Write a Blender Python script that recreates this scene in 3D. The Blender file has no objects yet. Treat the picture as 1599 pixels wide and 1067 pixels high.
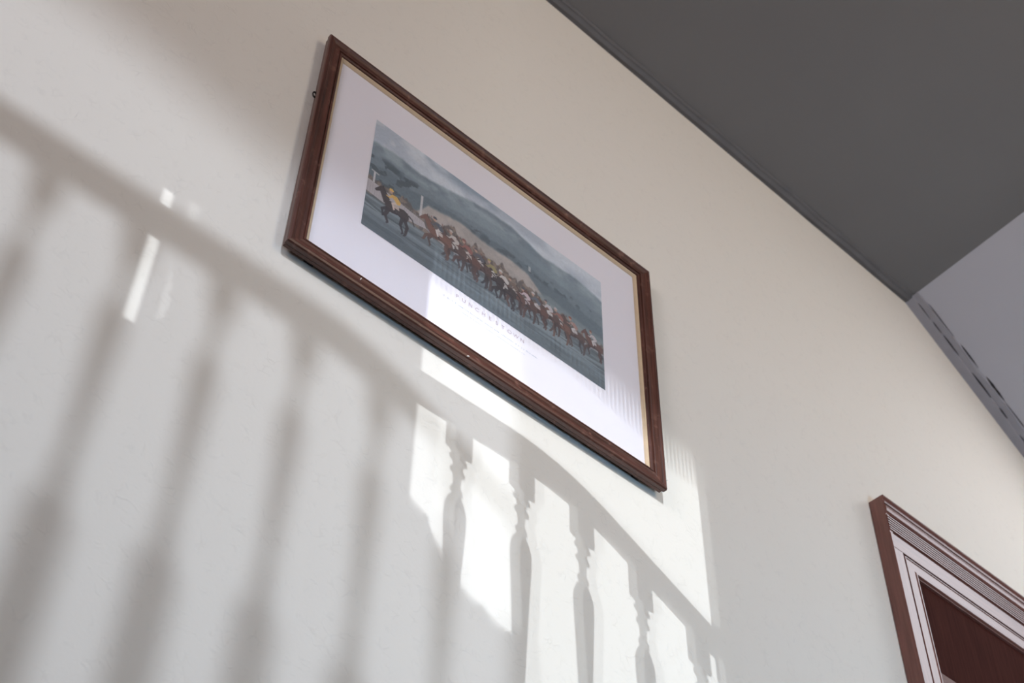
import bpy, bmesh, math, random
import numpy as np
from mathutils import Matrix, Vector

random.seed(7)
SC = bpy.context.scene
COL = SC.collection

# ------------------------------------------------------------------ camera
# metres; the camera is the origin, +x runs right along the papered wall, +y points into it
WALL_Y = 1.40
cam_d = bpy.data.cameras.new('camera')
cam = bpy.data.objects.new('camera', cam_d)
COL.objects.link(cam)
RIGHT = Vector((0.7436120, -0.6683922, 0.0171164))
DOWN = Vector((0.5049073, 0.5445788, -0.6697033))
FWD = Vector((0.4383032, 0.5066417, 0.7424315))
cam.matrix_world = Matrix(((RIGHT.x, -DOWN.x, -FWD.x, 0), (RIGHT.y, -DOWN.y, -FWD.y, 0),
                           (RIGHT.z, -DOWN.z, -FWD.z, 0), (0, 0, 0, 1)))
cam_d.sensor_width = 36.0
cam_d.lens = 2294.06 / 1599 * 36
cam_d.clip_start = 0.02
cam_d.dof.use_dof = True
cam_d.dof.focus_distance = 2.62
cam_d.dof.aperture_fstop = 6.3
SC.camera = cam

# ------------------------------------------------------------------ world, sun, window light, exposure
SC.view_settings.view_transform = 'Standard'
SC.view_settings.look = 'None'
SC.view_settings.gamma = 1.0
SC.view_settings.use_curve_mapping = False
SC.view_settings.exposure = 0.0
SC.cycles.use_denoising = True
SC.cycles.use_adaptive_sampling = True
SC.cycles.adaptive_threshold = 0.02
SC.cycles.transparent_max_bounces = 6
SC.cycles.max_bounces = 6
SC.cycles.diffuse_bounces = 3

world = bpy.data.worlds.new('sky')
SC.world = world
world.use_nodes = True
world.node_tree.nodes['Background'].inputs[0].default_value = (0.62, 0.76, 1.0, 1)
world.node_tree.nodes['Background'].inputs[1].default_value = 1.0


def aim(o, d):
    o.rotation_euler = Vector(d).to_track_quat('-Z', 'Y').to_euler()


def sun(name, d, energy, angle, col):
    l = bpy.data.lights.new(name, 'SUN')
    l.energy = energy
    l.angle = math.radians(angle)
    l.color = col
    o = bpy.data.objects.new(name, l)
    COL.objects.link(o)
    o.location = (-3, -5, 4)
    aim(o, d)
    return o


def area(name, loc, d, sx, sy, power, col, spread=180, shape='RECTANGLE'):
    l = bpy.data.lights.new(name, 'AREA')
    l.shape = shape
    l.size = sx
    if shape == 'RECTANGLE':
        l.size_y = sy
    l.energy = power
    l.color = col
    l.spread = math.radians(spread)
    o = bpy.data.objects.new(name, l)
    COL.objects.link(o)
    o.location = loc
    aim(o, d)
    return o


SX, SZ = 0.64, -0.33
sun('sun', (SX, 1, SZ), 2.05, 0.11, (0.83, 0.915, 1.0))
sun('second_sun', (SX + 0.013, 1, SZ + 0.003), 0.50, 0.12, (0.83, 0.915, 1.0))  # added weaker sun, slightly offset to double the shadow edges
# added lamp for the soft spindle shadows: a small bright disc far outside the window
area('soft_shadow_lamp', (-6.80, -19.2, 8.57), (7.3, 20.6, -6.9), 0.56, 0.56, 96, (0.74, 0.84, 1.0), 40, 'DISK')
# daylight entering by the roof window on the right, then three added fill lamps
area('roof_window_light', (3.495, 0.615, 2.885), (-0.593, 0, -0.805), 0.80, 0.85, 7.8, (0.98, 0.965, 0.98))
area('left_fill_lamp', (-2.30, -0.4, 2.6), (1, 0.06, -0.02), 1.2, 1.3, 32, (0.95, 0.89, 0.94), 110)  # added fill from the left, no opening there; brightens the sloping ceiling
area('upper_fill_lamp', (2.05, -2.10, 2.55), (-0.12, 1, 0.0), 1.2, 1.1, 30, (1.0, 0.77, 0.52))  # added warm fill for the upper wall
area('lower_fill_lamp', (2.05, -2.10, -0.2), (0.22, 1, 0.36), 1.2, 1.3, 18, (0.36, 0.67, 1.0), 85)  # added cool fill for the lower right of the wall


# ------------------------------------------------------------------ materials
def new_mat(name):
    m = bpy.data.materials.new(name)
    m.use_nodes = True
    nt = m.node_tree
    return m, nt, nt.nodes['Principled BSDF']


def lin(c):
    return tuple(((x / 255) / 12.92 if x / 255 <= 0.04045 else ((x / 255 + 0.055) / 1.055) ** 2.4) for x in c)


def plain(name, rgb, rough=0.6, spec=0.5, coat=0.0, noise=0.0, nscale=20.0, bump=0.0, metallic=0.0):
    m, nt, b = new_mat(name)
    b.inputs['Base Color'].default_value = (*rgb, 1)
    b.inputs['Roughness'].default_value = rough
    b.inputs['Specular IOR Level'].default_value = spec
    b.inputs['Coat Weight'].default_value = coat
    b.inputs['Metallic'].default_value = metallic
    if noise or bump:
        tc = nt.nodes.new('ShaderNodeTexCoord')
        n = nt.nodes.new('ShaderNodeTexNoise')
        n.inputs['Scale'].default_value = nscale
        n.inputs['Detail'].default_value = 5
        nt.links.new(tc.outputs['Object'], n.inputs['Vector'])
        if noise:
            mx = nt.nodes.new('ShaderNodeMix')
            mx.data_type = 'RGBA'
            mx.inputs[6].default_value = (*[c * (1 - noise) for c in rgb], 1)
            mx.inputs[7].default_value = (*[min(1, c * (1 + noise)) for c in rgb], 1)
            nt.links.new(n.outputs['Fac'], mx.inputs[0])
            nt.links.new(mx.outputs[2], b.inputs['Base Color'])
        if bump:
            bp = nt.nodes.new('ShaderNodeBump')
            bp.inputs['Strength'].default_value = bump
            bp.inputs['Distance'].default_value = 0.002
            nt.links.new(n.outputs['Fac'], bp.inputs['Height'])
            nt.links.new(bp.outputs['Normal'], b.inputs['Normal'])
    return m


def wood(name, dark, light, rough, axis, coat=0.25, scale=1.0, wear=None):
    """stained timber: streaks drawn out along one axis, plus small worn spots"""
    m, nt, b = new_mat(name)
    tc = nt.nodes.new('ShaderNodeTexCoord')
    mp = nt.nodes.new('ShaderNodeMapping')
    s = [60 * scale] * 3
    s[axis] = 3.0 * scale
    mp.inputs['Scale'].default_value = s
    n = nt.nodes.new('ShaderNodeTexNoise')
    n.inputs['Scale'].default_value = 2.2
    n.inputs['Detail'].default_value = 7
    n.inputs['Roughness'].default_value = 0.65
    cr = nt.nodes.new('ShaderNodeValToRGB')
    cr.color_ramp.elements[0].position = 0.32
    cr.color_ramp.elements[0].color = (*dark, 1)
    cr.color_ramp.elements[1].position = 0.72
    cr.color_ramp.elements[1].color = (*light, 1)
    nt.links.new(tc.outputs['Object'], mp.inputs['Vector'])
    nt.links.new(mp.outputs['Vector'], n.inputs['Vector'])
    nt.links.new(n.outputs['Fac'], cr.inputs['Fac'])
    out = cr.outputs['Color']
    if wear:
        w = nt.nodes.new('ShaderNodeTexNoise')
        w.inputs['Scale'].default_value = 55
        w.inputs['Detail'].default_value = 4
        nt.links.new(tc.outputs['Object'], w.inputs['Vector'])
        r2 = nt.nodes.new('ShaderNodeValToRGB')
        r2.color_ramp.elements[0].position = 0.60
        r2.color_ramp.elements[1].position = 0.74
        mx = nt.nodes.new('ShaderNodeMix')
        mx.data_type = 'RGBA'
        nt.links.new(w.outputs['Fac'], r2.inputs['Fac'])
        nt.links.new(r2.outputs['Color'], mx.inputs[0])
        nt.links.new(out, mx.inputs[6])
        mx.inputs[7].default_value = (*wear, 1)
        out = mx.outputs[2]
    nt.links.new(out, b.inputs['Base Color'])
    bp = nt.nodes.new('ShaderNodeBump')
    bp.inputs['Strength'].default_value = 0.25
    bp.inputs['Distance'].default_value = 0.001
    nt.links.new(n.outputs['Fac'], bp.inputs['Height'])
    nt.links.new(bp.outputs['Normal'], b.inputs['Normal'])
    b.inputs['Roughness'].default_value = rough
    b.inputs['Coat Weight'].default_value = coat
    b.inputs['Coat Roughness'].default_value = 0.25
    return m


def wallpaper():
    """cream embossed paper: curled leaf relief over a fine plaster grain"""
    m, nt, b = new_mat('cream embossed wallpaper')
    tc = nt.nodes.new('ShaderNodeTexCoord')
    warp = nt.nodes.new('ShaderNodeTexNoise')
    warp.inputs['Scale'].default_value = 14
    warp.inputs['Detail'].default_value = 2
    add = nt.nodes.new('ShaderNodeVectorMath')
    add.operation = 'MULTIPLY_ADD'
    add.inputs[1].default_value = (0.09, 0.09, 0.09)
    nt.links.new(tc.outputs['Object'], warp.inputs['Vector'])
    nt.links.new(warp.outputs['Color'], add.inputs[0])
    nt.links.new(tc.outputs['Object'], add.inputs[2])
    v = nt.nodes.new('ShaderNodeTexVoronoi')
    v.feature = 'DISTANCE_TO_EDGE'
    v.inputs['Scale'].default_value = 46
    nt.links.new(add.outputs[0], v.inputs['Vector'])
    ramp = nt.nodes.new('ShaderNodeValToRGB')
    ramp.color_ramp.elements[0].position = 0.0
    ramp.color_ramp.elements[1].position = 0.13
    nt.links.new(v.outputs['Distance'], ramp.inputs['Fac'])
    # only some of the curls are crisp
    msk = nt.nodes.new('ShaderNodeTexNoise')
    msk.inputs['Scale'].default_value = 44
    msk.inputs['Detail'].default_value = 3
    nt.links.new(tc.outputs['Object'], msk.inputs['Vector'])
    mr = nt.nodes.new('ShaderNodeValToRGB')
    mr.color_ramp.elements[0].position = 0.50
    mr.color_ramp.elements[1].position = 0.72
    nt.links.new(msk.outputs['Fac'], mr.inputs['Fac'])
    inv = nt.nodes.new('ShaderNodeMath')
    inv.operation = 'SUBTRACT'
    inv.inputs[0].default_value = 1.0
    nt.links.new(ramp.outputs['Color'], inv.inputs[1])
    mul = nt.nodes.new('ShaderNodeMath')
    mul.operation = 'MULTIPLY'
    nt.links.new(inv.outputs[0], mul.inputs[0])
    nt.links.new(mr.outputs['Color'], mul.inputs[1])
    fine = nt.nodes.new('ShaderNodeTexNoise')
    fine.inputs['Scale'].default_value = 150
    fine.inputs['Detail'].default_value = 4
    nt.links.new(tc.outputs['Object'], fine.inputs['Vector'])
    hsum = nt.nodes.new('ShaderNodeMath')
    hsum.operation = 'MULTIPLY_ADD'
    hsum.inputs[1].default_value = 0.55
    nt.links.new(fine.outputs['Fac'], hsum.inputs[0])
    nt.links.new(mul.outputs[0], hsum.inputs[2])
    bp = nt.nodes.new('ShaderNodeBump')
    bp.inputs['Strength'].default_value = 0.32
    bp.inputs['Distance'].default_value = 0.0014
    nt.links.new(hsum.outputs[0], bp.inputs['Height'])
    nt.links.new(bp.outputs['Normal'], b.inputs['Normal'])
    mx = nt.nodes.new('ShaderNodeMix')
    mx.data_type = 'RGBA'
    mx.inputs[6].default_value = (*WALLC, 1)
    mx.inputs[7].default_value = (*[c * 0.90 for c in WALLC], 1)
    sc = nt.nodes.new('ShaderNodeMath')
    sc.operation = 'MULTIPLY'
    sc.inputs[1].default_value = 0.5
    nt.links.new(mul.outputs[0], sc.inputs[0])
    nt.links.new(sc.outputs[0], mx.inputs[0])
    nt.links.new(mx.outputs[2], b.inputs['Base Color'])
    b.inputs['Roughness'].default_value = 0.75
    b.inputs['Specular IOR Level'].default_value = 0.25
    return m


WALLC = (0.79, 0.74, 0.665)
M_PAPER = wallpaper()
M_PLASTER = plain('cream plaster', (0.74, 0.70, 0.64), 0.85, 0.2)
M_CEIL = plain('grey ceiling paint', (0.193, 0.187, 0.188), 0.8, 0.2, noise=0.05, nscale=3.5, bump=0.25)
M_SLOPE = plain('slope ceiling with light in its colour', (0.42, 0.415, 0.45), 0.8, 0.2, noise=0.05, nscale=3.5, bump=0.25)  # lighter than the flat ceiling: light falling on the slope is in this colour
M_TRIM = plain('grey caulked edge strip', (0.13, 0.127, 0.132), 0.6, 0.3, noise=0.2, nscale=18, bump=0.3)
M_CRACK = plain('dark open seam', (0.035, 0.033, 0.034), 0.9, 0.1)
M_FLOOR = wood('brown floor boards', (0.16, 0.09, 0.05), (0.30, 0.18, 0.10), 0.5, 0)
M_FRAME_X = wood('dark mahogany moulding, grain along', lin((55, 28, 20)), lin((104, 63, 52)), 0.42, 0, 0.12, 1.0, lin((122, 84, 72)))
M_FRAME_Z = wood('dark mahogany moulding, grain upright', lin((55, 28, 20)), lin((104, 63, 52)), 0.42, 2, 0.12, 1.0, lin((118, 82, 70)))
M_CAB_X = wood('reddish cabinet wood, grain along', lin((92, 50, 42)), lin((124, 76, 66)), 0.30, 0, 0.2)
M_CAB_Z = wood('reddish cabinet wood, grain upright', lin((92, 50, 42)), lin((124, 76, 66)), 0.30, 2, 0.2)
M_CAB_IN = wood('dark brown cabinet back', lin((54, 24, 19)), lin((74, 38, 31)), 0.85, 2, 0.0)
M_CAB_IN.node_tree.nodes['Principled BSDF'].inputs['Specular IOR Level'].default_value = 0.05
M_CAB_IN2 = wood('mid brown cabinet rail', lin((96, 62, 54)), lin((122, 86, 76)), 0.6, 0, 0.0)
M_GOLD = plain('dull gilt slip', lin((206, 182, 150)), 0.45, 0.5, noise=0.12, nscale=60)
M_MAT = plain('white mount board', (0.92, 0.89, 0.92), 0.85, 0.2)
M_BRASS = plain('dark iron hanger', (0.03, 0.025, 0.022), 0.5, 0.5, metallic=0.6)
M_CHIP = plain('bare chipped gesso', (0.78, 0.74, 0.70), 0.8, 0.2)
M_TITLE = plain('faded red lettering', lin((198, 180, 186)), 0.9, 0.1)
M_CAPT = plain('faint grey lettering', lin((196, 202, 210)), 0.9, 0.1)
M_WHITE = plain('white gloss window paint', (0.80, 0.80, 0.79), 0.4, 0.5)
M_BAL = plain('cream painted spindles', (0.72, 0.68, 0.62), 0.45, 0.5)
M_RAIL = wood('stained handrail', (0.09, 0.045, 0.03), (0.18, 0.09, 0.06), 0.35, 0)
M_BLOCK = plain('linen light blocker', (0.55, 0.50, 0.44), 0.9, 0.1, noise=0.08, nscale=90)


def glass_mat(name, gloss):
    m = bpy.data.materials.new(name)
    m.use_nodes = True
    nt = m.node_tree
    nt.nodes.clear()
    o = nt.nodes.new('ShaderNodeOutputMaterial')
    t = nt.nodes.new('ShaderNodeBsdfTransparent')
    t.inputs[0].default_value = (0.995, 0.99, 0.995, 1)
    g = nt.nodes.new('ShaderNodeBsdfGlossy')
    g.inputs['Roughness'].default_value = 0.06
    lw = nt.nodes.new('ShaderNodeLayerWeight')
    lw.inputs['Blend'].default_value = 0.5
    pw = nt.nodes.new('ShaderNodeMath')
    pw.operation = 'POWER'
    pw.inputs[1].default_value = 5.0
    fr = nt.nodes.new('ShaderNodeMath')
    fr.operation = 'MULTIPLY_ADD'
    fr.inputs[1].default_value = 0.9
    fr.inputs[2].default_value = gloss
    nt.links.new(lw.outputs['Facing'], pw.inputs[0])
    nt.links.new(pw.outputs[0], fr.inputs[0])
    mx = nt.nodes.new('ShaderNodeMixShader')
    nt.links.new(fr.outputs[0], mx.inputs[0])
    nt.links.new(t.outputs[0], mx.inputs[1])
    nt.links.new(g.outputs[0], mx.inputs[2])
    nt.links.new(mx.outputs[0], o.inputs[0])
    return m


M_GLASS = glass_mat('picture glass', 0.025)


# ------------------------------------------------------------------ mesh helpers
def link(name, me, mat, parent=None):
    o = bpy.data.objects.new(name, me)
    COL.objects.link(o)
    if mat:
        me.materials.append(mat)
    if parent:
        o.parent = parent
    return o


def mesh(name, verts, faces, mat, parent=None, smooth=False):
    me = bpy.data.meshes.new(name)
    me.from_pydata([tuple(v) for v in verts], [], faces)
    me.update()
    bm = bmesh.new()
    bm.from_mesh(me)
    bmesh.ops.recalc_face_normals(bm, faces=bm.faces)
    bm.to_mesh(me)
    bm.free()
    if smooth:
        for p in me.polygons:
            p.use_smooth = True
    return link(name, me, mat, parent)


BOXF = [(0, 1, 3, 2), (4, 6, 7, 5), (0, 4, 5, 1), (2, 3, 7, 6), (0, 2, 6, 4), (1, 5, 7, 3)]


def box(name, a, b, mat, parent=None, bevel=0.0):
    v = [(x, y, z) for x in (a[0], b[0]) for y in (a[1], b[1]) for z in (a[2], b[2])]
    o = mesh(name, v, BOXF, mat, parent)
    if bevel:
        bm = bmesh.new()
        bm.from_mesh(o.data)
        bmesh.ops.bevel(bm, geom=list(bm.edges), offset=bevel, segments=2, affect='EDGES', profile=0.5)
        bm.to_mesh(o.data)
        bm.free()
    return o


def boxes(name, lst, mat, parent=None):
    V, F = [], []
    for a, b in lst:
        k = len(V)
        V += [(x, y, z) for x in (a[0], b[0]) for y in (a[1], b[1]) for z in (a[2], b[2])]
        F += [tuple(i + k for i in f) for f in BOXF]
    return mesh(name, V, F, mat, parent)


def structure(o):
    o['kind'] = 'structure'
    return o


def tag(o, label, cat, group=None):
    o['label'] = label
    o['category'] = cat
    if group:
        o['group'] = group
    return o


def empty(name, loc):
    o = bpy.data.objects.new(name, None)
    o.empty_display_size = 0.05
    COL.objects.link(o)
    o.location = loc
    return o


def rebase(o, parent):
    """parent a mesh made in world coordinates to a thing without moving it"""
    o.parent = parent
    o.matrix_parent_inverse = Matrix.Translation(-parent.location)
    return o


# ------------------------------------------------------------------ the room
X0, X1, YF, ZF = -2.40, 5.20, -2.20, -1.50


def ceil_z(x):
    return 3.4615 - 0.0216 * (x - 1.315)


CX = 2.7948            # crease between flat and sloping ceiling, at the wall
CREASE_DX = 0.05       # it drifts this much per metre away from the wall
SLOPE = 0.737


def crease_x(y):
    return CX - CREASE_DX * (WALL_Y - y)


def slope_z(x, y):
    cx = crease_x(y)
    return ceil_z(cx) - SLOPE * (x - cx)


structure(box('wall_back', (X0 - 0.1, WALL_Y, ZF - 0.1), (X1 + 0.1, WALL_Y + 0.12, 3.75), M_PAPER))
structure(box('floor', (X0 - 0.1, YF - 0.12, ZF - 0.12), (X1 + 0.1, WALL_Y, ZF), M_FLOOR))
structure(box('wall_left', (X0 - 0.12, YF, ZF), (X0, WALL_Y, 3.70), M_PLASTER))
structure(box('wall_right', (X1, YF, ZF), (X1 + 0.12, WALL_Y, 1.75), M_PLASTER))

# flat ceiling slab
ya, yb = YF - 0.12, WALL_Y
v = []
for y in (ya, yb):
    for x in (X0 - 0.1, crease_x(y)):
        v += [(x, y, ceil_z(x)), (x, y, ceil_z(x) + 0.12)]
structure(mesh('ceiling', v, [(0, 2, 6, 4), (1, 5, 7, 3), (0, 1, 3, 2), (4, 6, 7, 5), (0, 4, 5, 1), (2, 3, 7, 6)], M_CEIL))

# sloping ceiling with the roof-window opening
WX0, WX1, WY0, WY1 = 3.14, 3.85, 0.15, 1.08
ys = [ya, WY0, WY1, yb]
V, F = [], []


def slope_quad(xa, xb, y0, y1):
    k = len(V)
    for y in (y0, y1):
        for x in (xa, xb):
            xx = crease_x(y) if x is None else x
            V.append((xx, y, slope_z(xx, y)))
            V.append((xx, y, slope_z(xx, y) + 0.12))
    F.extend([tuple(i + k for i in f) for f in
              [(0, 2, 6, 4), (1, 5, 7, 3), (0, 1, 3, 2), (4, 6, 7, 5), (0, 4, 5, 1), (2, 3, 7, 6)]])


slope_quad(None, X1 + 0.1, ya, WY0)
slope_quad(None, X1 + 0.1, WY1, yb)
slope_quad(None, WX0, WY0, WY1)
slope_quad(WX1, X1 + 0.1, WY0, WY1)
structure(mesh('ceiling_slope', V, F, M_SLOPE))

# roof window sash in the slope
V, F = [], []
for (xa, xb, y0, y1) in ((WX0, WX0 + 0.05, WY0, WY1), (WX1 - 0.05, WX1, WY0, WY1),
                         (WX0, WX1, WY0, WY0 + 0.05), (WX0, WX1, WY1 - 0.05, WY1)):
    slope_quad(xa, xb, y0, y1)
structure(mesh('window_2', V, F, M_WHITE))

# edge strips between wall and ceiling
n = 60
V, F = [], []
prof = [(0.0, 0.0), (0.0, 0.012), (0.012, 0.0145), (0.019, 0.010), (0.022, 0.0085), (0.026, 0.0085), (0.029, 0.004), (0.030, 0.0)]
rnd = random.Random(3)
for i in range(n + 1):
    x = X0 + (CX - 0.003 - X0) * i / n
    wob = 0.0016 * math.sin(i * 1.9) + rnd.uniform(-0.0012, 0.0012)
    for (a, d) in prof:
        V.append((x, WALL_Y - a * (1 + wob * 25), ceil_z(x) - d + (wob if 0 < a < 0.03 else 0)))
k = len(prof)
for i in range(n):
    for j in range(k - 1):
        F.append((i * k + j, i * k + j + 1, (i + 1) * k + j + 1, (i + 1) * k + j))
structure(mesh('trim_1', V, F, M_TRIM))

V, F = [], []
prof2 = [(0.0, 0.0), (0.0, 0.014), (0.026, 0.012), (0.030, 0.0065), (0.046, 0.0055), (0.050, 0.0)]
n = 40
xe = X1
for i in range(n + 1):
    x = CX - 0.006 + (xe - CX) * i / n
    wob = rnd.uniform(-0.0015, 0.0015)
    for (a, d) in prof2:
        y = WALL_Y - a * (1 + wob * 30)
        V.append((x, y, ceil_z(CX) - SLOPE * (x - CX) - d * 1.2 + (wob if 0 < a < 0.05 else 0)))
k = len(prof2)
for i in range(n):
    for j in range(k - 1):
        F.append((i * k + j, i * k + j + 1, (i + 1) * k + j + 1, (i + 1) * k + j))
trim2 = structure(mesh('trim_2', V, F, plain('lighter grey edge paper', (0.27, 0.262, 0.285), 0.7, 0.3, noise=0.1, nscale=25, bump=0.3)))

# split seams in the edge paper of the slope: dark slivers along both of its edges
for (x, a, ln, wd) in ((2.835, 0.029, 0.05, 0.003), (2.885, 0.030, 0.035, 0.0035), (2.94, 0.031, 0.06, 0.005), (3.06, 0.031, 0.075, 0.006),
                       (3.145, 0.032, 0.03, 0.004), (2.88, 0.052, 0.10, 0.003), (2.99, 0.054, 0.07, 0.007), (3.09, 0.056, 0.075, 0.011),
                       (3.19, 0.055, 0.12, 0.0035), (3.235, 0.031, 0.05, 0.003)):
    V, F = [], []
    m = 7
    dz = 0.0105 if a < 0.045 else 0.003
    for side in (0, 1):
        for i in range(m):
            s = i / (m - 1)
            w = wd * math.sin(math.pi * min(1, max(0, s)) ** 0.8) * rnd.uniform(0.7, 1.2)
            xx = x + ln * (s - 0.5)
            for e in (-1, 1):
                V.append((xx, WALL_Y - a + e * w * 0.32, ceil_z(CX) - SLOPE * (xx - CX) - dz - (0.0012 if side == 0 else -0.003)))
    for i in range(m - 1):
        F.append((2 * i, 2 * i + 1, 2 * i + 3, 2 * i + 2))
        b0 = 2 * m
        F.append((b0 + 2 * i, b0 + 2 * i + 2, b0 + 2 * i + 3, b0 + 2 * i + 1))
        F.append((2 * i, 2 * i + 2, b0 + 2 * i + 2, b0 + 2 * i))
        F.append((2 * i + 1, b0 + 2 * i + 1, b0 + 2 * i + 3, 2 * i + 3))
    mesh('seam_split', V, F, M_CRACK, trim2)

# window wall behind the camera: sun window, a narrow slot beside it, and unseen openings added for two fill lamps
WIN = (-1.322, -0.12, 2.16, 3.42)
SLOT = (-1.8466, -1.803, 2.744, 3.063)
WALLSTOP = 1.737 - SX * (WALL_Y + 0.60)
LOW = (-0.85, 0.45)
FILL_OPEN = (1.45, 2.65, 2.00, 3.10)
pieces = []
T = 0.04


def front(x0, x1, z0, z1):
    pieces.append(((x0, YF - T, z0), (x1, YF, z1)))


ZT = 3.60
front(X0 - 0.1, SLOT[0], ZF, ZT)
front(SLOT[0], SLOT[1], ZF, SLOT[2]); front(SLOT[0], SLOT[1], SLOT[3], ZT)
front(SLOT[1], WIN[0], ZF, ZT)
front(WIN[0], WIN[1], ZF, WIN[2]); front(WIN[0], WIN[1], WIN[3], ZT)
front(WIN[1], FILL_OPEN[0], ZF, ZT)
front(FILL_OPEN[0], FILL_OPEN[1], ZF, LOW[0]); front(FILL_OPEN[0], FILL_OPEN[1], LOW[1], FILL_OPEN[2]); front(FILL_OPEN[0], FILL_OPEN[1], FILL_OPEN[3], ZT)
front(FILL_OPEN[1], X1 + 0.1, ZF, ZT)
structure(boxes('wall_front', pieces, M_PLASTER))
structure(boxes('window_1', [((WIN[0] - 0.05, YF, WIN[2] - 0.05), (WIN[0], YF + 0.03, WIN[3] + 0.05)),
                             ((WIN[1], YF, WIN[2] - 0.05), (WIN[1] + 0.05, YF + 0.03, WIN[3] + 0.05)),
                             ((WIN[0] - 0.08, YF, WIN[2] - 0.05), (WIN[1] + 0.08, YF + 0.08, WIN[2]))], M_WHITE))
structure(boxes('fill_window_1', [((FILL_OPEN[0] - 0.06, YF, FILL_OPEN[2]), (FILL_OPEN[0], YF + 0.03, FILL_OPEN[3])),  # unseen frame added around the upper fill lamp
                             ((FILL_OPEN[1], YF, FILL_OPEN[2]), (FILL_OPEN[1] + 0.06, YF + 0.03, FILL_OPEN[3])),
                             ((FILL_OPEN[0] - 0.06, YF, FILL_OPEN[3]), (FILL_OPEN[1] + 0.06, YF + 0.03, FILL_OPEN[3] + 0.06)),
                             ((FILL_OPEN[0] - 0.06, YF, FILL_OPEN[2] - 0.05), (FILL_OPEN[1] + 0.06, YF + 0.08, FILL_OPEN[2]))], M_WHITE))
structure(boxes('fill_window_2', [((FILL_OPEN[0] - 0.06, YF, LOW[0]), (FILL_OPEN[0], YF + 0.03, LOW[1])),  # unseen frame added around the lower fill lamp
                             ((FILL_OPEN[1], YF, LOW[0]), (FILL_OPEN[1] + 0.06, YF + 0.03, LOW[1])),
                             ((FILL_OPEN[0] - 0.06, YF, LOW[1]), (FILL_OPEN[1] + 0.06, YF + 0.03, LOW[1] + 0.06)),
                             ((FILL_OPEN[0] - 0.06, YF, LOW[0] - 0.05), (FILL_OPEN[1] + 0.06, YF + 0.08, LOW[0]))], M_WHITE))
structure(box('landing_floor', (X0, YF, 1.27), (1.32, -0.24, 1.45), M_FLOOR))
structure(box('sun_stop_wall', (WALLSTOP, -0.64, 1.45), (1.32, -0.56, 3.462), M_PLASTER))  # unseen wall added to cut off the right edge of the sun patch

# unseen blockers added to shape the sun patch: toothed top edge, low left corner
top_block = empty('sun_blocker_top', (-0.70, YF + 0.06, 3.42))
rebase(box('blocker_board', (-1.40, YF + 0.04, 3.415), (-0.02, YF + 0.09, 3.48), M_BLOCK), top_block)
V, F = [], []
nt_ = 114
for i in range(nt_):
    xa = -1.36 + 1.30 * i / nt_
    w = 1.30 / nt_
    s = i / 74
    zt = 3.42
    zb = 3.250 - 0.070 * s - 0.015 * math.sin(s * 9)
    zm = zb + 0.135
    k = len(V)
    for y in (YF + 0.062, YF + 0.066):
        V += [(xa, y, zt), (xa + w, y, zt), (xa + w, y, zm), (xa + w * 0.5, y, zb - 0.02), (xa, y, zm)]
    F += [(k, k + 1, k + 2, k + 3, k + 4), (k + 9, k + 8, k + 7, k + 6, k + 5)]
    F += [(k + j, k + 5 + j, k + 5 + (j + 1) % 5, k + (j + 1) % 5) for j in range(5)]
rebase(mesh('blocker_teeth', V, F, M_BLOCK), top_block)
tag(top_block, 'unseen toothed strip added above the sun window to blur the edge of the sunlight', 'pelmet')

V, F = [], []
nx, nz = 150, 6
for iz in range(nz + 1):
    for ix in range(nx + 1):
        s = ix / nx
        x = -1.34 + 0.31 * s
        top = 2.735 - 0.05 * min(1, s / 0.33) - 0.10 * min(1, max(0, (s - 0.33) / 0.25)) - 0.05 * max(0, (s - 0.58) / 0.42)
        top += 0.030 * (ix % 2) - 0.015
        z = 2.10 + (top - 2.10) * iz / nz
        for e in (0, 1):
            V.append((x, YF + 0.045 + 0.012 * math.sin(s * 34) + 0.004 * e, z))
st = (nx + 1) * 2
for iz in range(nz):
    for ix in range(nx):
        a = iz * st + ix * 2
        F += [(a, a + 2, a + st + 2, a + st), (a + 1, a + st + 1, a + st + 3, a + 3)]
for ix in range(nx):
    a = nz * st + ix * 2
    F += [(a, a + 2, a + 3, a + 1), (ix * 2, ix * 2 + 1, ix * 2 + 3, ix * 2 + 2)]
tag(mesh('sun_blocker_low', V, F, M_BLOCK, smooth=True), 'unseen sheet added across the lower corner of the sun window to block sunlight', 'light blocker')  # added to keep sun off the lower left of the patch

# ------------------------------------------------------------------ landing balustrade (throws the spindle shadows)
BY = WALL_Y - 1.70
DX, DZ = SX * 1.70, -SZ * 1.70


def rail_top(x):
    """height of the top of the handrail: level, then easing into the falling flight"""
    xs = x + DX
    if xs < 1.22:
        z = 1.822
    elif xs < 1.46:
        t = (xs - 1.22) / 0.24
        z = 1.822 - 0.46 * 0.24 * 0.5 * t * t
    else:
        z = 1.822 - 0.46 * 0.12 - 0.46 * (xs - 1.46)
    return z + DZ


bal = empty('landing_balustrade', (0.0, BY, 1.45))
tag(bal, 'turned spindle balustrade of the landing, behind the camera, whose shadow stripes the cream wall', 'balustrade')
sec = [(-0.020, -0.072), (0.020, -0.072), (0.022, -0.055), (0.031, -0.045), (0.033, -0.022), (0.026, -0.006), (0.010, 0.0),
       (-0.010, 0.0), (-0.026, -0.006), (-0.033, -0.022), (-0.031, -0.045), (-0.022, -0.055)]
V, F = [], []
xs_ = [-2.39 + (1.15 + 2.39) * i / 90 for i in range(91)]
for x in xs_:
    for (yy, zz) in sec:
        V.append((x, BY + yy, rail_top(x) + zz))
k = len(sec)
for i in range(90):
    for j in range(k):
        F.append((i * k + j, i * k + (j + 1) % k, (i + 1) * k + (j + 1) % k, (i + 1) * k + j))
F += [tuple(range(k)), tuple(range(90 * k, 91 * k))[::-1]]
rebase(mesh('handrail', V, F, M_RAIL), bal)

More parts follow.
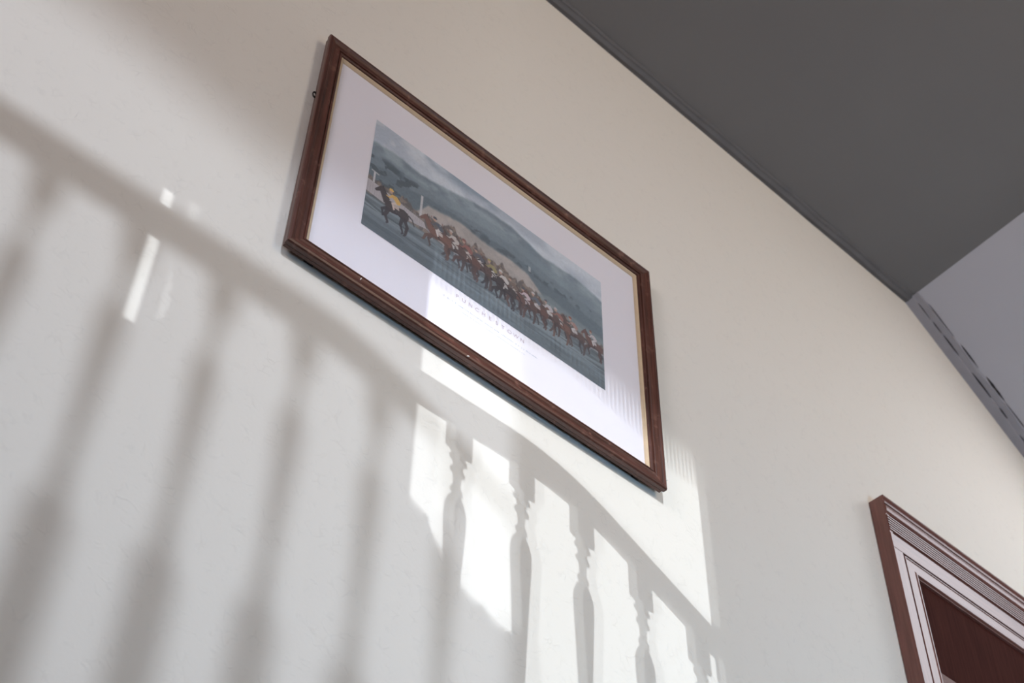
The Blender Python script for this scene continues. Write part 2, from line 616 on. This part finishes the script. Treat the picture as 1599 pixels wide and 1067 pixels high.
# spindle profile downwards from its top: (depth below the top, half width, square?)
SP = [(0.0, 0.021, 1), (0.066, 0.021, 1), (0.069, 0.016, 0), (0.074, 0.013, 0), (0.080, 0.0165, 0), (0.086, 0.0165, 0), (0.091, 0.0105, 0),
      (0.100, 0.0095, 0), (0.107, 0.0140, 0), (0.114, 0.0140, 0), (0.119, 0.0085, 0), (0.140, 0.0070, 0), (0.150, 0.0115, 0), (0.156, 0.0115, 0),
      (0.160, 0.0085, 0), (0.172, 0.0150, 0), (0.190, 0.0200, 0), (0.215, 0.0205, 0), (0.300, 0.0165, 0), (0.400, 0.0125, 0), (0.450, 0.0105, 0),
      (0.462, 0.0170, 0), (0.470, 0.0170, 0), (0.478, 0.0110, 0), (0.495, 0.0150, 0), (0.515, 0.0250, 0), (0.520, 0.0250, 1)]


def spindle_mesh(length):
    V, F = [], []
    pr = SP + [(length, 0.025, 1)]
    ns = 16
    for (d, r, sq) in pr:
        for j in range(ns):
            a = 2 * math.pi * (j + 0.5) / ns
            ca, sa = math.cos(a), math.sin(a)
            q = r / max(abs(ca), abs(sa)) if sq else r
            V.append((q * ca, q * sa, -d))
    for i in range(len(pr) - 1):
        for j in range(ns):
            F.append((i * ns + j, i * ns + (j + 1) % ns, (i + 1) * ns + (j + 1) % ns, (i + 1) * ns + j))
    F += [tuple(range(ns)), tuple(range((len(pr) - 1) * ns, len(pr) * ns))[::-1]]
    return V, F


first = None
for i in range(-13, 8):
    x = 0.012 + 0.142 * i
    zt = rail_top(x) - 0.066
    if first is None:
        V, F = spindle_mesh(zt - 1.45 if x < 0.16 else 0.86)
        o = mesh('spindle', V, F, M_BAL)
        first = o
    else:
        o = first.copy()
        COL.objects.link(o)
    o.parent = bal
    o.location = (x, 0, zt - 1.45)
# string board carrying the falling spindles
V, F = [], []
for x in (0.16, 1.15):
    for y in (BY - 0.02, BY + 0.02):
        z = rail_top(x) - 0.066 - 0.85
        V += [(x, y, z - 0.25), (x, y, z + 0.01)]
rebase(mesh('string_board', V, [(0, 1, 3, 2), (4, 6, 7, 5), (0, 4, 5, 1), (2, 3, 7, 6), (0, 2, 6, 4), (1, 5, 7, 3)], M_BAL), bal)

# ------------------------------------------------------------------ the framed racing print
FX0, FX1, FZ0, FZ1 = 0.6959, 1.5877, 1.8910, 2.5452
FB = WALL_Y - 0.009           # back of the frame: it hangs a little off the wall on pads
pic = empty('framed_print', ((FX0 + FX1) / 2, FB, FZ0))
tag(pic, 'horse racing print in a dark mahogany frame hanging on the cream wall', 'picture')
PROF = [(0.003, 0.0), (0.003, 0.006), (0.0005, 0.009), (0.0, 0.0165), (0.0015, 0.0195), (0.005, 0.0210), (0.0085, 0.0205), (0.0105, 0.0185),
        (0.016, 0.0162), (0.0225, 0.0158), (0.0268, 0.0168), (0.0282, 0.0165), (0.0288, 0.0138), (0.0304, 0.0138), (0.0312, 0.0155),
        (0.0345, 0.0155), (0.0362, 0.0142), (0.0372, 0.0115), (0.0372, 0.006)]


def ring_rail(name, prof, x0, x1, z0, z1, yb, side, mat, parent):
    """one mitred rail of a rectangular frame; prof = (inset, height off the back)"""
    V, F = [], []
    for end in (0, 1):
        for (a, h) in prof:
            xa, xb, za, zb = x0 + a, x1 - a, z0 + a, z1 - a
            p = {'top': ((xa, zb), (xb, zb)), 'bottom': ((xa, za), (xb, za)),
                 'left': ((xa, za), (xa, zb)), 'right': ((xb, za), (xb, zb))}[side][end]
            V.append((p[0], yb - h, p[1]))
    k = len(prof)
    for j in range(k - 1):
        F.append((j, j + 1, k + j + 1, k + j))
    F.append((k - 1, 0, k, 2 * k - 1))
    F += [tuple(range(k)), tuple(range(k, 2 * k))[::-1]]
    return rebase(mesh(name, V, F, mat), parent)


rails = {}
for s in ('top', 'bottom', 'left', 'right'):
    rails[s] = ring_rail('frame_rail', PROF, FX0, FX1, FZ0, FZ1, FB, s, M_FRAME_X if s in ('top', 'bottom') else M_FRAME_Z, pic)
GOLD = [(0.0372, 0.0115), (0.0380, 0.0118), (0.0400, 0.0112), (0.0420, 0.0095), (0.0448, 0.0068), (0.0448, 0.0040), (0.0372, 0.0040)]
for s in ('top', 'bottom', 'left', 'right'):
    g = ring_rail('gilt_slip', GOLD, FX0, FX1, FZ0, FZ1, FB, s, M_GOLD, pic)
    g['label'] = 'thin gilt slip inside the frame'
MY = FB - 0.0062             # face of the mount board
rebase(box('mount_board', (FX0 + 0.036, MY, FZ0 + 0.036), (FX1 - 0.036, FB - 0.002, FZ1 - 0.036), M_MAT), pic)
rebase(box('glass_pane', (FX0 + 0.0375, FB - 0.0107, FZ0 + 0.0375), (FX1 - 0.0375, FB - 0.0087, FZ1 - 0.0375), M_GLASS), pic)
# screw-eye hanger poking out behind the left rail
V, F = [], []
for i in range(14):
    a = 2 * math.pi * i / 14
    for j in range(6):
        b = 2 * math.pi * j / 6
        r = 0.0062 + 0.0018 * math.cos(b)
        V.append((FX0 + 0.0005 + r * math.cos(a) * 0.7, FB - 0.0045 + 0.0018 * math.sin(b), 2.3420 + r * math.sin(a) * 1.25))
for i in range(14):
    for j in range(6):
        F.append((i * 6 + j, ((i + 1) % 14) * 6 + j, ((i + 1) % 14) * 6 + (j + 1) % 6, i * 6 + (j + 1) % 6))
h = rebase(mesh('hanger_ring', V, F, M_BRASS, smooth=True), pic)
h['label'] = 'small dark hanger ring'
# felt pads and the hook that hold it off the wall
for x in (FX0 + 0.06, FX1 - 0.06):
    rebase(box('felt_pad', (x - 0.009, FB - 0.0005, FZ0 + 0.010), (x + 0.009, WALL_Y - 0.0002, FZ0 + 0.028), M_BRASS), pic)
rebase(box('hanging_hook', ((FX0 + FX1) / 2 - 0.008, FB - 0.0005, FZ1 - 0.075), ((FX0 + FX1) / 2 + 0.008, WALL_Y - 0.0002, FZ1 - 0.035), M_BRASS), pic)
# chips in the moulding
for (x, z, w, hh, d) in ((0.8466, 1.9150, 0.0022, 0.0075, 0.0163), (1.0837, 1.8935, 0.004, 0.0022, 0.0212), (1.5847, 1.9138, 0.004, 0.0022, 0.0207)):
    V = [(x - w * 0.5, FB - d - 0.0006, z - hh * 0.5), (x + w * 0.2, FB - d - 0.0006, z - hh * 0.4), (x + w, FB - d - 0.0006, z + hh * 0.5),
         (x, FB - d - 0.0006, z + hh * 0.3)]
    V += [(a, b + 0.002, c) for (a, b, c) in V]
    c = rebase(mesh('chip', V, [(0, 1, 2, 3), (7, 6, 5, 4), (0, 4, 5, 1), (1, 5, 6, 2), (2, 6, 7, 3), (3, 7, 4, 0)], M_CHIP), pic)
    c['label'] = 'pale chip in the moulding'

# ---- the print itself: flat ink on paper, one colour per grid point
PX0, PX1, PZ0, PZ1 = 0.8366, 1.4418, 2.0701, 2.4001
GW, GH = 1120, 612
rng = np.random.default_rng(11)


def vnoise(w, h, cx, cy, seed):
    r = np.random.default_rng(seed)
    g = r.random((cy + 2, cx + 2))
    yy = np.linspace(0, cy, h, endpoint=False)
    xx = np.linspace(0, cx, w, endpoint=False)
    yi, xi = yy.astype(int), xx.astype(int)
    fy, fx = yy - yi, xx - xi
    fy, fx = (fy * fy * (3 - 2 * fy))[:, None], (fx * fx * (3 - 2 * fx))[None, :]
    a, b = g[yi][:, xi], g[yi][:, xi + 1]
    c, d = g[yi + 1][:, xi], g[yi + 1][:, xi + 1]
    return (a * (1 - fx) + b * fx) * (1 - fy) + (c * (1 - fx) + d * fx) * fy


def fbm(cx, cy, seed, octs=4):
    o, amp, tot = 0, 1.0, 0
    for i in range(octs):
        o = o + amp * vnoise(GW, GH, cx * 2 ** i, cy * 2 ** i, seed + i)
        tot += amp
        amp *= 0.5
    return o / tot


U, Vv = np.meshgrid((np.arange(GW) + 0.5) / GW, (np.arange(GH) + 0.5) / GH)
img = np.zeros((GH, GW, 3))


def C(*c):
    return np.array(c, float)


def lerp(a, b, t):
    return a + (b - a) * t[..., None]


def smooth(e0, e1, x):
    t = np.clip((x - e0) / (e1 - e0), 0, 1)
    return t * t * (3 - 2 * t)


def curve(pts):
    p = np.array(pts)
    return np.interp(U, p[:, 0], p[:, 1])


# sky with rolling cloud
n1, n2, n3 = fbm(5, 4, 1), fbm(14, 10, 20), fbm(60, 14, 40)
diag = fbm(7, 5, 70)
img[:] = lerp(C(158, 168, 177), C(190, 198, 203), smooth(0.35, 0.65, n1))
img = lerp(img, C(120, 136, 150), smooth(0.5, 0.75, diag) * smooth(0.86, 1.0, Vv) * 0.9)
img = lerp(img, C(192, 196, 198), smooth(0.52, 0.70, n2) * smooth(0.30, 0.10, U) * 0.6)
# far downs
ridge = curve([(0, .775), (.10, .80), (.19, .775), (.30, .815), (.40, .87), (.48, .895), (.58, .90), (.66, .86), (.72, .825), (.80, .835), (.87, .85), (.93, .835), (1, .80)])
ridge = ridge + (n3 - 0.5) * 0.012
hill = lerp(C(104, 118, 126) + 0 * img, C(134, 148, 154), smooth(0.3, 0.7, n2))
img = lerp(img, hill, smooth(-0.02, 0.012, ridge - Vv))
for k, (pts, col, amt) in enumerate([
        ([(0, .72), (.2, .70), (.4, .78), (.6, .82), (.8, .75), (1, .74)], (112, 127, 134), .65),
        ([(0, .66), (.15, .68), (.3, .66), (.45, .70), (.6, .73), (.8, .68), (1, .66)], (100, 114, 121), .7),
        ([(0, .56), (.08, .61), (.16, .56), (.21, .60), (.31, .63), (.42, .63), (.56, .655), (.67, .645), (.82, .58), (1, .56)], (86, 99, 106), .75)]):
    r = curve(pts) + (n3 - 0.5) * 0.03 + (n2 - .5) * 0.03
    img = lerp(img, C(*col), smooth(-0.01, 0.015, r - Vv) * amt)
img = lerp(img, C(118, 134, 139), smooth(0.55, 0.7, fbm(4, 16, 90)) * smooth(0.5, 0.8, U) * smooth(.82, .7, Vv) * 0.5)
# tree clumps on the near slope
tn = fbm(34, 22, 120)
img = lerp(img, C(66, 76, 82), smooth(0.52, 0.62, tn) * smooth(.70, .64, Vv) * smooth(.36, .44, Vv) * smooth(.30, .16, U) * 0.85)
img = lerp(img, C(66, 78, 84), np.exp(-(((U - .095) / .05) ** 2 + ((Vv - .648 + .5 * (U - .095)) / .035) ** 2) ** 2) * .75)
img = lerp(img, C(66, 76, 82), smooth(0.54, 0.64, tn) * smooth(.665, .63, Vv) * smooth(.55, .60, Vv) * 0.6)
# pale stubble field
ft = curve([(0, 0), (.20, .45), (.235, .545), (.30, .575), (.37, .60), (.46, .575), (.58, .585), (.66, .565), (.70, .50), (.74, .44), (1, .40)])
img = lerp(img, lerp(C(150, 146, 142) + 0 * img, C(168, 162, 156), smooth(.3, .7, n2)), smooth(-.012, .02, ft + (n3 - .5) * .015 - Vv))
# far side turf at the right
rt = curve([(0, 0), (.60, 0), (.68, .44), (.75, .50), (.85, .47), (1, .44)])
img = lerp(img, C(112, 126, 130), smooth(-.01, .02, rt - Vv) * 0.8)
# shrubs and onlookers behind the rail
cn = fbm(70, 30, 150)
ct = curve([(0, .43), (.08, .45), (.20, .44), (.24, .46), (.34, .49), (.42, .47), (.50, .47), (.57, .46), (.66, .45), (.78, .40), (.9, .39), (1, .38)])
ct = ct + (fbm(44, 6, 170) - .5) * .14
img = lerp(img, lerp(C(84, 80, 78) + 0 * img, C(120, 108, 98), smooth(.4, .65, cn)), smooth(-.006, .012, ct - Vv) * .92)


# turf
tt = curve([(0, .295), (.2, .285), (.35, .30), (.6, .295), (1, .31)])
turf = lerp(C(86, 95, 99) + 0 * img, C(112, 124, 128), smooth(.35, .68, fbm(5, 34, 200)))
turf = lerp(turf, C(70, 79, 83), smooth(.22, .02, Vv) * .75)
turf = lerp(turf, C(64, 72, 77), smooth(.56, .70, fbm(9, 60, 230)) * .6)
img = lerp(img, turf, smooth(-.008, .010, tt - Vv))

sub = img


def poly(pts, col, a=1.0):
    """fill a polygon given in (u, v); edges softened by the later down-sampling"""
    p = np.array(pts, float)
    x0 = max(0, int(p[:, 0].min() * GW) - 1); x1 = min(GW, int(p[:, 0].max() * GW) + 2)
    y0 = max(0, int(p[:, 1].min() * GH) - 1); y1 = min(GH, int(p[:, 1].max() * GH) + 2)
    if x1 <= x0 or y1 <= y0:
        return
    X, Y = U[y0:y1, x0:x1], Vv[y0:y1, x0:x1]
    ins = np.zeros(X.shape, bool)
    q = np.roll(p, -1, 0)
    for (ax, ay), (bx, by) in zip(p, q):
        if ay == by:
            continue
        cond = ((ay > Y) != (by > Y)) & (X < (bx - ax) * (Y - ay) / (by - ay) + ax)
        ins ^= cond
    blk = sub[y0:y1, x0:x1]
    blk[ins] = blk[ins] * (1 - a) + np.array(col, float) * a


def stroke(pts, w0, w1, col, a=1.0, asp=1.834):
    """tapered brush stroke through points (u, v); widths in v units"""
    p = [np.array((x * asp, y)) for x, y in pts]
    L, Rr = [], []
    for i, c in enumerate(p):
        d = p[min(i + 1, len(p) - 1)] - p[max(i - 1, 0)]
        d = d / (np.linalg.norm(d) + 1e-9)
        nrm = np.array((-d[1], d[0]))
        w = w0 + (w1 - w0) * i / (len(p) - 1)
        L.append(c + nrm * w); Rr.append(c - nrm * w)
    poly([(x / asp, y) for x, y in L + Rr[::-1]], col, a)


# rail fence: pale boards with pickets
poly([(0, .418), (.05, .412), (.09, .402), (.13, .392), (.225, .372), (.235, .325), (.17, .296), (.05, .298), (0, .308)], (170, 166, 168), .92)
for i in range(26):
    u = .004 + i * .0088
    poly([(u, .30), (u + .0022, .30), (u + .0022, .40), (u, .40)], (140, 138, 142), .55)
for (u, a, b, w) in ((.208, .40, .595, .0045), (.023, .415, .51, .0035)):
    poly([(u - w, a), (u + w, a), (u + w, b), (u - w, b)], (184, 184, 184), .95)
stroke([(.010, .515), (.04, .508)], .006, .006, (176, 176, 178), .8)
stroke([(.235, .33), (.31, .292), (.42, .30), (.60, .285), (.8, .29), (1, .30)], .007, .007, (160, 158, 160), .55)
for u in np.arange(.26, .98, .045):
    stroke([(u, .27), (u, .33)], .004, .004, (168, 166, 168), .5)
poly([(.66, .60), (.67, .60), (.67, .645), (.66, .645)], (180, 184, 186), .7)


def horse(u, v, su, sv, body, dark, silks, breech, cap, phase=0, blaze=False):
    """galloping horse heading left with a crouched rider; (u, v) is the girth"""
    def T(pts):
        return [(u + x * su, v + y * sv) for x, y in pts]
    d = [np.array(dark), np.array(body)]
    # far legs
    if phase == 0:
        legs_f = [[(-.22, -.10), (-.34, -.30), (-.26, -.48), (-.30, -.54)], [(.28, -.08), (.40, -.30), (.30, -.52), (.26, -.58)]]
        legs_n = [[(-.20, -.10), (-.44, -.24), (-.50, -.42), (-.56, -.44)], [(.30, -.06), (.26, -.32), (.38, -.50), (.34, -.60)]]
    elif phase == 1:
        legs_f = [[(-.20, -.10), (-.30, -.34), (-.42, -.50), (-.47, -.50)], [(.28, -.08), (.46, -.26), (.52, -.48), (.48, -.54)]]
        legs_n = [[(-.20, -.10), (-.22, -.36), (-.26, -.60), (-.31, -.62)], [(.30, -.06), (.36, -.34), (.30, -.58), (.26, -.63)]]
    else:
        legs_f = [[(-.22, -.08), (-.40, -.22), (-.34, -.40), (-.38, -.42)], [(.26, -.10), (.22, -.34), (.32, -.54), (.28, -.60)]]
        legs_n = [[(-.20, -.10), (-.28, -.34), (-.18, -.52), (-.22, -.58)], [(.30, -.06), (.44, -.28), (.40, -.56), (.35, -.62)]]
    for L in legs_f:
        stroke(T(L), .050 * sv, .016 * sv, dark, .85)
    # tail
    stroke(T([(.44, .12), (.58, .06), (.66, -.12)]), .030 * sv, .010 * sv, dark, .9)
    # trunk, chest, quarters
    poly(T([(-.30, .16), (-.12, .20), (.10, .16), (.28, .20), (.42, .16), (.47, .02), (.42, -.12), (.30, -.16), (.12, -.10), (-.08, -.15),
            (-.24, -.14), (-.34, -.02)]), body)
    # neck and head
    poly(T([(-.36, .00), (-.20, .18), (-.38, .40), (-.46, .50), (-.52, .47), (-.66, .30), (-.69, .24), (-.64, .21), (-.52, .29), (-.48, .22)]), body)
    stroke(T([(-.20, .20), (-.36, .40), (-.45, .49)]), .018 * sv, .012 * sv, dark, .9)
    poly(T([(-.455, .49), (-.43, .57), (-.42, .47)]), dark)
    # shading under the belly and on the quarters is ink, as printed
    poly(T([(-.24, -.14), (-.08, -.15), (.12, -.10), (.30, -.16), (.28, -.08), (.10, -.04), (-.10, -.07), (-.28, -.06)]), dark, .55)
    for L in legs_n:
        stroke(T(L), .060 * sv, .018 * sv, tuple(.5 * np.array(dark) + .5 * np.array(body)), .95)
    if blaze:
        stroke(T([(-.50, .44), (-.66, .27)]), .012 * sv, .010 * sv, (190, 186, 182), .9)
    # saddle cloth, leg, body, arm, head
    poly(T([(-.10, .19), (.12, .17), (.14, .06), (-.04, .06)]), breech, .85)
    stroke(T([(.08, .26), (-.10, .16), (-.02, -.02), (.04, -.06)]), .040 * sv, .020 * sv, breech)
    stroke(T([(-.02, -.01), (.05, -.08)]), .026 * sv, .020 * sv, (52, 48, 50))
    poly(T([(.14, .24), (.16, .34), (.02, .46), (-.14, .44), (-.18, .36), (-.04, .30), (.04, .22)]), silks)
    stroke(T([(-.12, .40), (-.22, .28), (-.32, .30)]), .030 * sv, .016 * sv, silks)
    poly(T([(-.14, .44), (-.22, .46), (-.24, .52), (-.20, .56), (-.12, .55)]), (168, 138, 122))
    poly(T([(-.25, .53), (-.23, .60), (-.15, .62), (-.09, .57), (-.12, .53)]), cap)


BLK, BLKD = (60, 56, 58), (42, 41, 45)
BAY, BAYD = (92, 70, 66), (60, 52, 54)
BRN, BRND = (82, 68, 66), (58, 54, 56)
CHS, CHSD = (106, 80, 72), (70, 58, 56)
# shadows on the turf (printed)
stroke([(.00, .222), (.08, .196), (.16, .205)], .012, .006, (62, 70, 75), .7)
stroke([(.16, .20), (.26, .245), (.40, .19)], .010, .004, (70, 80, 85), .5)
stroke([(.40, .15), (.52, .175), (.62, .14)], .010, .004, (62, 72, 78), .6)
field_ = [
    (.955, .330, .085, .20, BAY, BAYD, (176, 170, 172), (186, 184, 184), (110, 80, 70), 0),
    (.865, .312, .105, .22, BRN, BRND, (150, 120, 112), (192, 190, 190), (122, 74, 66), 2),
    (.800, .302, .105, .22, CHS, CHSD, (132, 96, 88), (180, 176, 174), (170, 160, 160), 1),
    (.755, .318, .100, .21, BRN, BRND, (178, 174, 176), (190, 188, 186), (80, 84, 92), 2),
    (.700, .300, .105, .22, BAY, BAYD, (90, 98, 108), (186, 182, 182), (176, 172, 170), 0),
    (.655, .282, .100, .21, BRN, BRND, (186, 172, 176), (184, 176, 178), (70, 74, 82), 1),
    (.600, .285, .105, .23, BAY, BAYD, (104, 92, 84), (170, 164, 160), (96, 84, 76), 2),
    (.560, .282, .110, .24, BLK, BLKD, (186, 182, 178), (190, 186, 182), (186, 182, 178), 0),
    (.510, .312, .105, .23, BLK, BLKD, (138, 130, 92), (184, 180, 176), (146, 136, 92), 1),
    (.455, .322, .110, .24, BRN, BRND, (84, 86, 94), (188, 184, 180), (88, 84, 86), 2),
    (.405, .320, .115, .25, BAY, BAYD, (134, 92, 86), (186, 178, 172), (120, 84, 78), 0),
    (.350, .325, .110, .24, BRN, BRND, (178, 172, 166), (186, 182, 176), (174, 166, 160), 1),
    (.285, .335, .115, .25, CHS, CHSD, (78, 84, 92), (196, 190, 184), (66, 70, 78), 0),
    (.112, .300, .118, .27, BLK, BLKD, (196, 160, 92), (190, 176, 166), (206, 170, 96), 2),
]
for h_ in field_:
    horse(*h_[:9], phase=h_[9], blaze=(h_[9] == 1))
# heads of the crowd
for i in range(70):
    u = rng.uniform(.22, .92); vv = np.interp(u, [.22, .5, .7, .92], [.44, .44, .40, .37]) + rng.uniform(-.02, .03)
    if rng.random() < .6:
        cc = [(150, 128, 116), (96, 84, 78), (132, 120, 96), (168, 160, 156), (112, 76, 70)][rng.integers(5)]
        r = rng.uniform(.004, .008)
        poly([(u + r / 1.83 * math.cos(a), vv + 1.6 * r * math.sin(a)) for a in np.linspace(0, 6.283, 7)[:-1]], cc, .55)
lum = sub.mean(2, keepdims=True)
img = (lum + (sub - lum) * 1.05) * 0.80 + np.array((146, 146, 148)) * 0.20
# paper grain over everything
img = img * (0.965 + 0.07 * fbm(160, 90, 300, 2)[..., None])
# down-sample 2 x 2 and turn display values into reflectance
s2 = img.reshape(GH // 2, 2, GW // 2, 2, 3).mean((1, 3)) / 255.0
NW, NH = GW // 2, GH // 2
refl = np.where(s2 <= 0.04045, s2 / 12.92, ((s2 + 0.055) / 1.055) ** 2.4) * 1.58
gx, gz = np.meshgrid(np.linspace(PX0, PX1, NW), np.linspace(PZ0, PZ1, NH))
co = np.stack([gx, np.full_like(gx, MY - 0.0004), gz], -1).reshape(-1, 3)
co = co - np.array(pic.location)
idx = np.arange(NW * NH).reshape(NH, NW)
quads = np.stack([idx[:-1, :-1], idx[:-1, 1:], idx[1:, 1:], idx[1:, :-1]], -1).reshape(-1, 4)
me = bpy.data.meshes.new('racing_print')
me.vertices.add(len(co))
me.vertices.foreach_set('co', co.ravel().astype(np.float32))
me.loops.add(quads.size)
me.loops.foreach_set('vertex_index', quads.ravel().astype(np.int32))
me.polygons.add(len(quads))
me.polygons.foreach_set('loop_start', np.arange(0, quads.size, 4, dtype=np.int32))
me.update(calc_edges=True)
at = me.color_attributes.new('ink', 'FLOAT_COLOR', 'POINT')
rgba = np.concatenate([refl.reshape(-1, 3), np.ones((NW * NH, 1))], 1)
at.data.foreach_set('color', rgba.ravel().astype(np.float32))
m, nt, b = new_mat('printed ink')
va = nt.nodes.new('ShaderNodeVertexColor')
va.layer_name = 'ink'
nt.links.new(va.outputs['Color'], b.inputs['Base Color'])
b.inputs['Roughness'].default_value = 0.8
b.inputs['Specular IOR Level'].default_value = 0.2
o = link('racing_print', me, m, pic)
o['label'] = 'printed picture of racehorses galloping left below green downs'

# ---- lettering under the print
fc = bpy.data.curves.new('title_text', 'FONT')
dg = bpy.context.evaluated_depsgraph_get()


def letter(ch, x, z, size, mat, name):
    c = bpy.data.curves.new(name, 'FONT')
    c.body = ch
    c.size = size
    c.align_x = 'CENTER'
    c.extrude = 0.0
    t = bpy.data.objects.new(name, c)
    COL.objects.link(t)
    bpy.context.view_layer.update()
    dgx = bpy.context.evaluated_depsgraph_get()
    mm = bpy.data.meshes.new_from_object(t.evaluated_get(dgx))
    bpy.data.objects.remove(t)
    bpy.data.curves.remove(c)
    mm.materials.clear()
    for v_ in mm.vertices:
        v_.co = (v_.co.x, 0, v_.co.y)
    ob = link(name, mm, mat, pic)
    ob.location = Vector((x, MY - 0.0003, z)) - pic.location
    return ob


for i, ch in enumerate('PUNCHESTOWN'):
    letter(ch, 1.0623 + 0.01609 * i, 2.0463, 0.0135, M_TITLE, 'title_letter')
bpy.data.curves.remove(fc)
# two lines of caption too faint to read: short broken strokes
rc = random.Random(5)
for (xa, xb, zc, hgt) in ((1.031, 1.260, 2.0279, 0.0036), (1.071, 1.230, 2.0154, 0.0026)):
    V, F = [], []
    x = xa
    while x < xb:
        w = rc.uniform(0.001, 0.0026)
        if rc.random() < 0.8:
            k = len(V)
            h0 = hgt * rc.uniform(0.5, 1.0)
            V += [(x, MY - 0.0003, zc), (x + w, MY - 0.0003, zc), (x + w * 0.8, MY - 0.0003, zc + h0), (x + w * 0.1, MY - 0.0003, zc + h0)]
            F.append((k, k + 1, k + 2, k + 3))
        x += w + rc.uniform(0.0006, 0.0016)
    c = rebase(mesh('caption_line', V, F, M_CAPT), pic)
    c['label'] = 'faint unreadable caption line'

# ------------------------------------------------------------------ shallow wall cabinet with a framed door (lower right)
KX0, KX1, KZ0, KZ1, KD = 2.334, 3.040, 1.480, 2.331, 0.040
KF = WALL_Y - KD
cab = empty('wall_cabinet', ((KX0 + KX1) / 2, WALL_Y, KZ0))
tag(cab, 'shallow reddish wood wall cabinet with reeded cornice and dark door panel', 'cabinet')


def cpart(o):
    return rebase(o, cab)


for (xa, xb) in ((KX0, KX0 + 0.012), (KX1 - 0.012, KX1)):
    cpart(box('side_panel', (xa - 0.0006 if xa == KX0 else xa, KF + 0.0008, KZ0 - 0.0006), (xb if xa == KX0 else xb + 0.0006, WALL_Y - 0.001, KZ1 - 0.001), M_CAB_Z, bevel=0.0008))
cpart(box('top_panel', (KX0 + 0.012, KF + 0.002, KZ1 - 0.014), (KX1 - 0.012, WALL_Y - 0.001, KZ1 - 0.002), M_CAB_X))
cpart(box('bottom_panel', (KX0 + 0.012, KF + 0.002, KZ0), (KX1 - 0.012, WALL_Y - 0.001, KZ0 + 0.014), M_CAB_X))
cpart(box('back_panel', (KX0 + 0.012, WALL_Y - 0.006, KZ0 + 0.014), (KX1 - 0.012, WALL_Y - 0.001, KZ1 - 0.014), M_CAB_IN))
# cornice: reeds stepping back down the face
CO = [(2.330, 0.000), (2.330, 0.0015), (2.3225, 0.0035), (2.3175, 0.0000), (2.3165, -0.0025), (2.3145, -0.0025), (2.3135, 0.0015), (2.3095, 0.0025), (2.3055, 0.0015),
      (2.3045, -0.0030), (2.3025, -0.0030), (2.3015, 0.0010), (2.2955, 0.0035), (2.2880, 0.0045), (2.2800, 0.0030), (2.2745, -0.0005), (2.2735, -0.0040),
      (2.2705, -0.0040), (2.2695, 0.0000)]
zz = 2.2695
for i in range(6):
    CO += [(zz - 0.0012, 0.0015), (zz - 0.0045, 0.0015), (zz - 0.0055, -0.0022), (zz - 0.0072, -0.0022)]
    zz -= 0.0078
CO += [(2.2215, -0.001), (2.2200, -0.0045), (2.2170, -0.0045), (2.2165, -0.0075), (2.330, -0.0075)]
V, F = [], []
for x in (KX0 + 0.0005, KX1 - 0.0005):
    for (z, d) in CO:
        V.append((x, KF - d, z))
k = len(CO)
for j in range(k):
    F.append((j, (j + 1) % k, k + (j + 1) % k, k + j))
F += [tuple(range(k)), tuple(range(k, 2 * k))[::-1]]
cpart(mesh('cornice', V, F, M_CAB_X))
# carcass face frame
cpart(box('face_rail', (KX0, KF, 2.174), (KX1, KF + 0.012, 2.2172), M_CAB_X, bevel=0.0012))
cpart(box('face_rail', (KX0, KF, KZ0), (KX1, KF + 0.012, KZ0 + 0.035), M_CAB_X, bevel=0.0012))
for (xa, xb) in ((KX0, KX0 + 0.0345), (KX1 - 0.0345, KX1)):
    cpart(box('face_stile', (xa, KF, KZ0 + 0.035), (xb, KF + 0.012, 2.174), M_CAB_Z, bevel=0.0012))
# framed door set inside the face frame
DX0, DX1, DZ0, DZ1 = KX0 + 0.0385, KX1 - 0.0385, KZ0 + 0.039, 2.170
door = cpart(empty('door', (DX0, KF, DZ0)))
door.matrix_parent_inverse = Matrix.Identity(4)
door.location = Vector((DX0, KF, DZ0)) - cab.location
DO = Vector((DX0, KF, DZ0))
DPROF = [(0.0, -0.014), (0.0, 0.0), (0.0015, 0.0018), (0.004, 0.0018), (0.0052, 0.0002), (0.030, 0.0002), (0.0335, 0.0020), (0.0365, 0.0020), (0.0385, -0.0005),
         (0.0400, -0.0030), (0.0420, -0.0036), (0.0438, -0.0100), (0.0438, -0.014)]
for s in ('top', 'bottom', 'left', 'right'):
    r_ = ring_rail('door_rail' if s in ('top', 'bottom') else 'door_stile', DPROF, DX0, DX1, DZ0, DZ1, KF + 0.002, s,
                   M_CAB_X if s in ('top', 'bottom') else M_CAB_Z, cab)
    r_.parent = door
    r_.matrix_parent_inverse = Matrix.Translation(-DO)
pn = box('door_panel', (DX0 + 0.0425, KF + 0.0105, DZ0 + 0.0425), (DX1 - 0.0425, KF + 0.0145, DZ1 - 0.0425), M_CAB_IN, door)
pn.matrix_parent_inverse = Matrix.Translation(-DO)
pn['label'] = 'dark brown recessed door panel'
mr_ = box('door_rail', (DX0 + 0.0405, KF + 0.0035, 1.818), (DX1 - 0.0405, KF + 0.0110, 1.873), M_CAB_IN2, door, bevel=0.0015)
mr_.matrix_parent_inverse = Matrix.Translation(-DO)
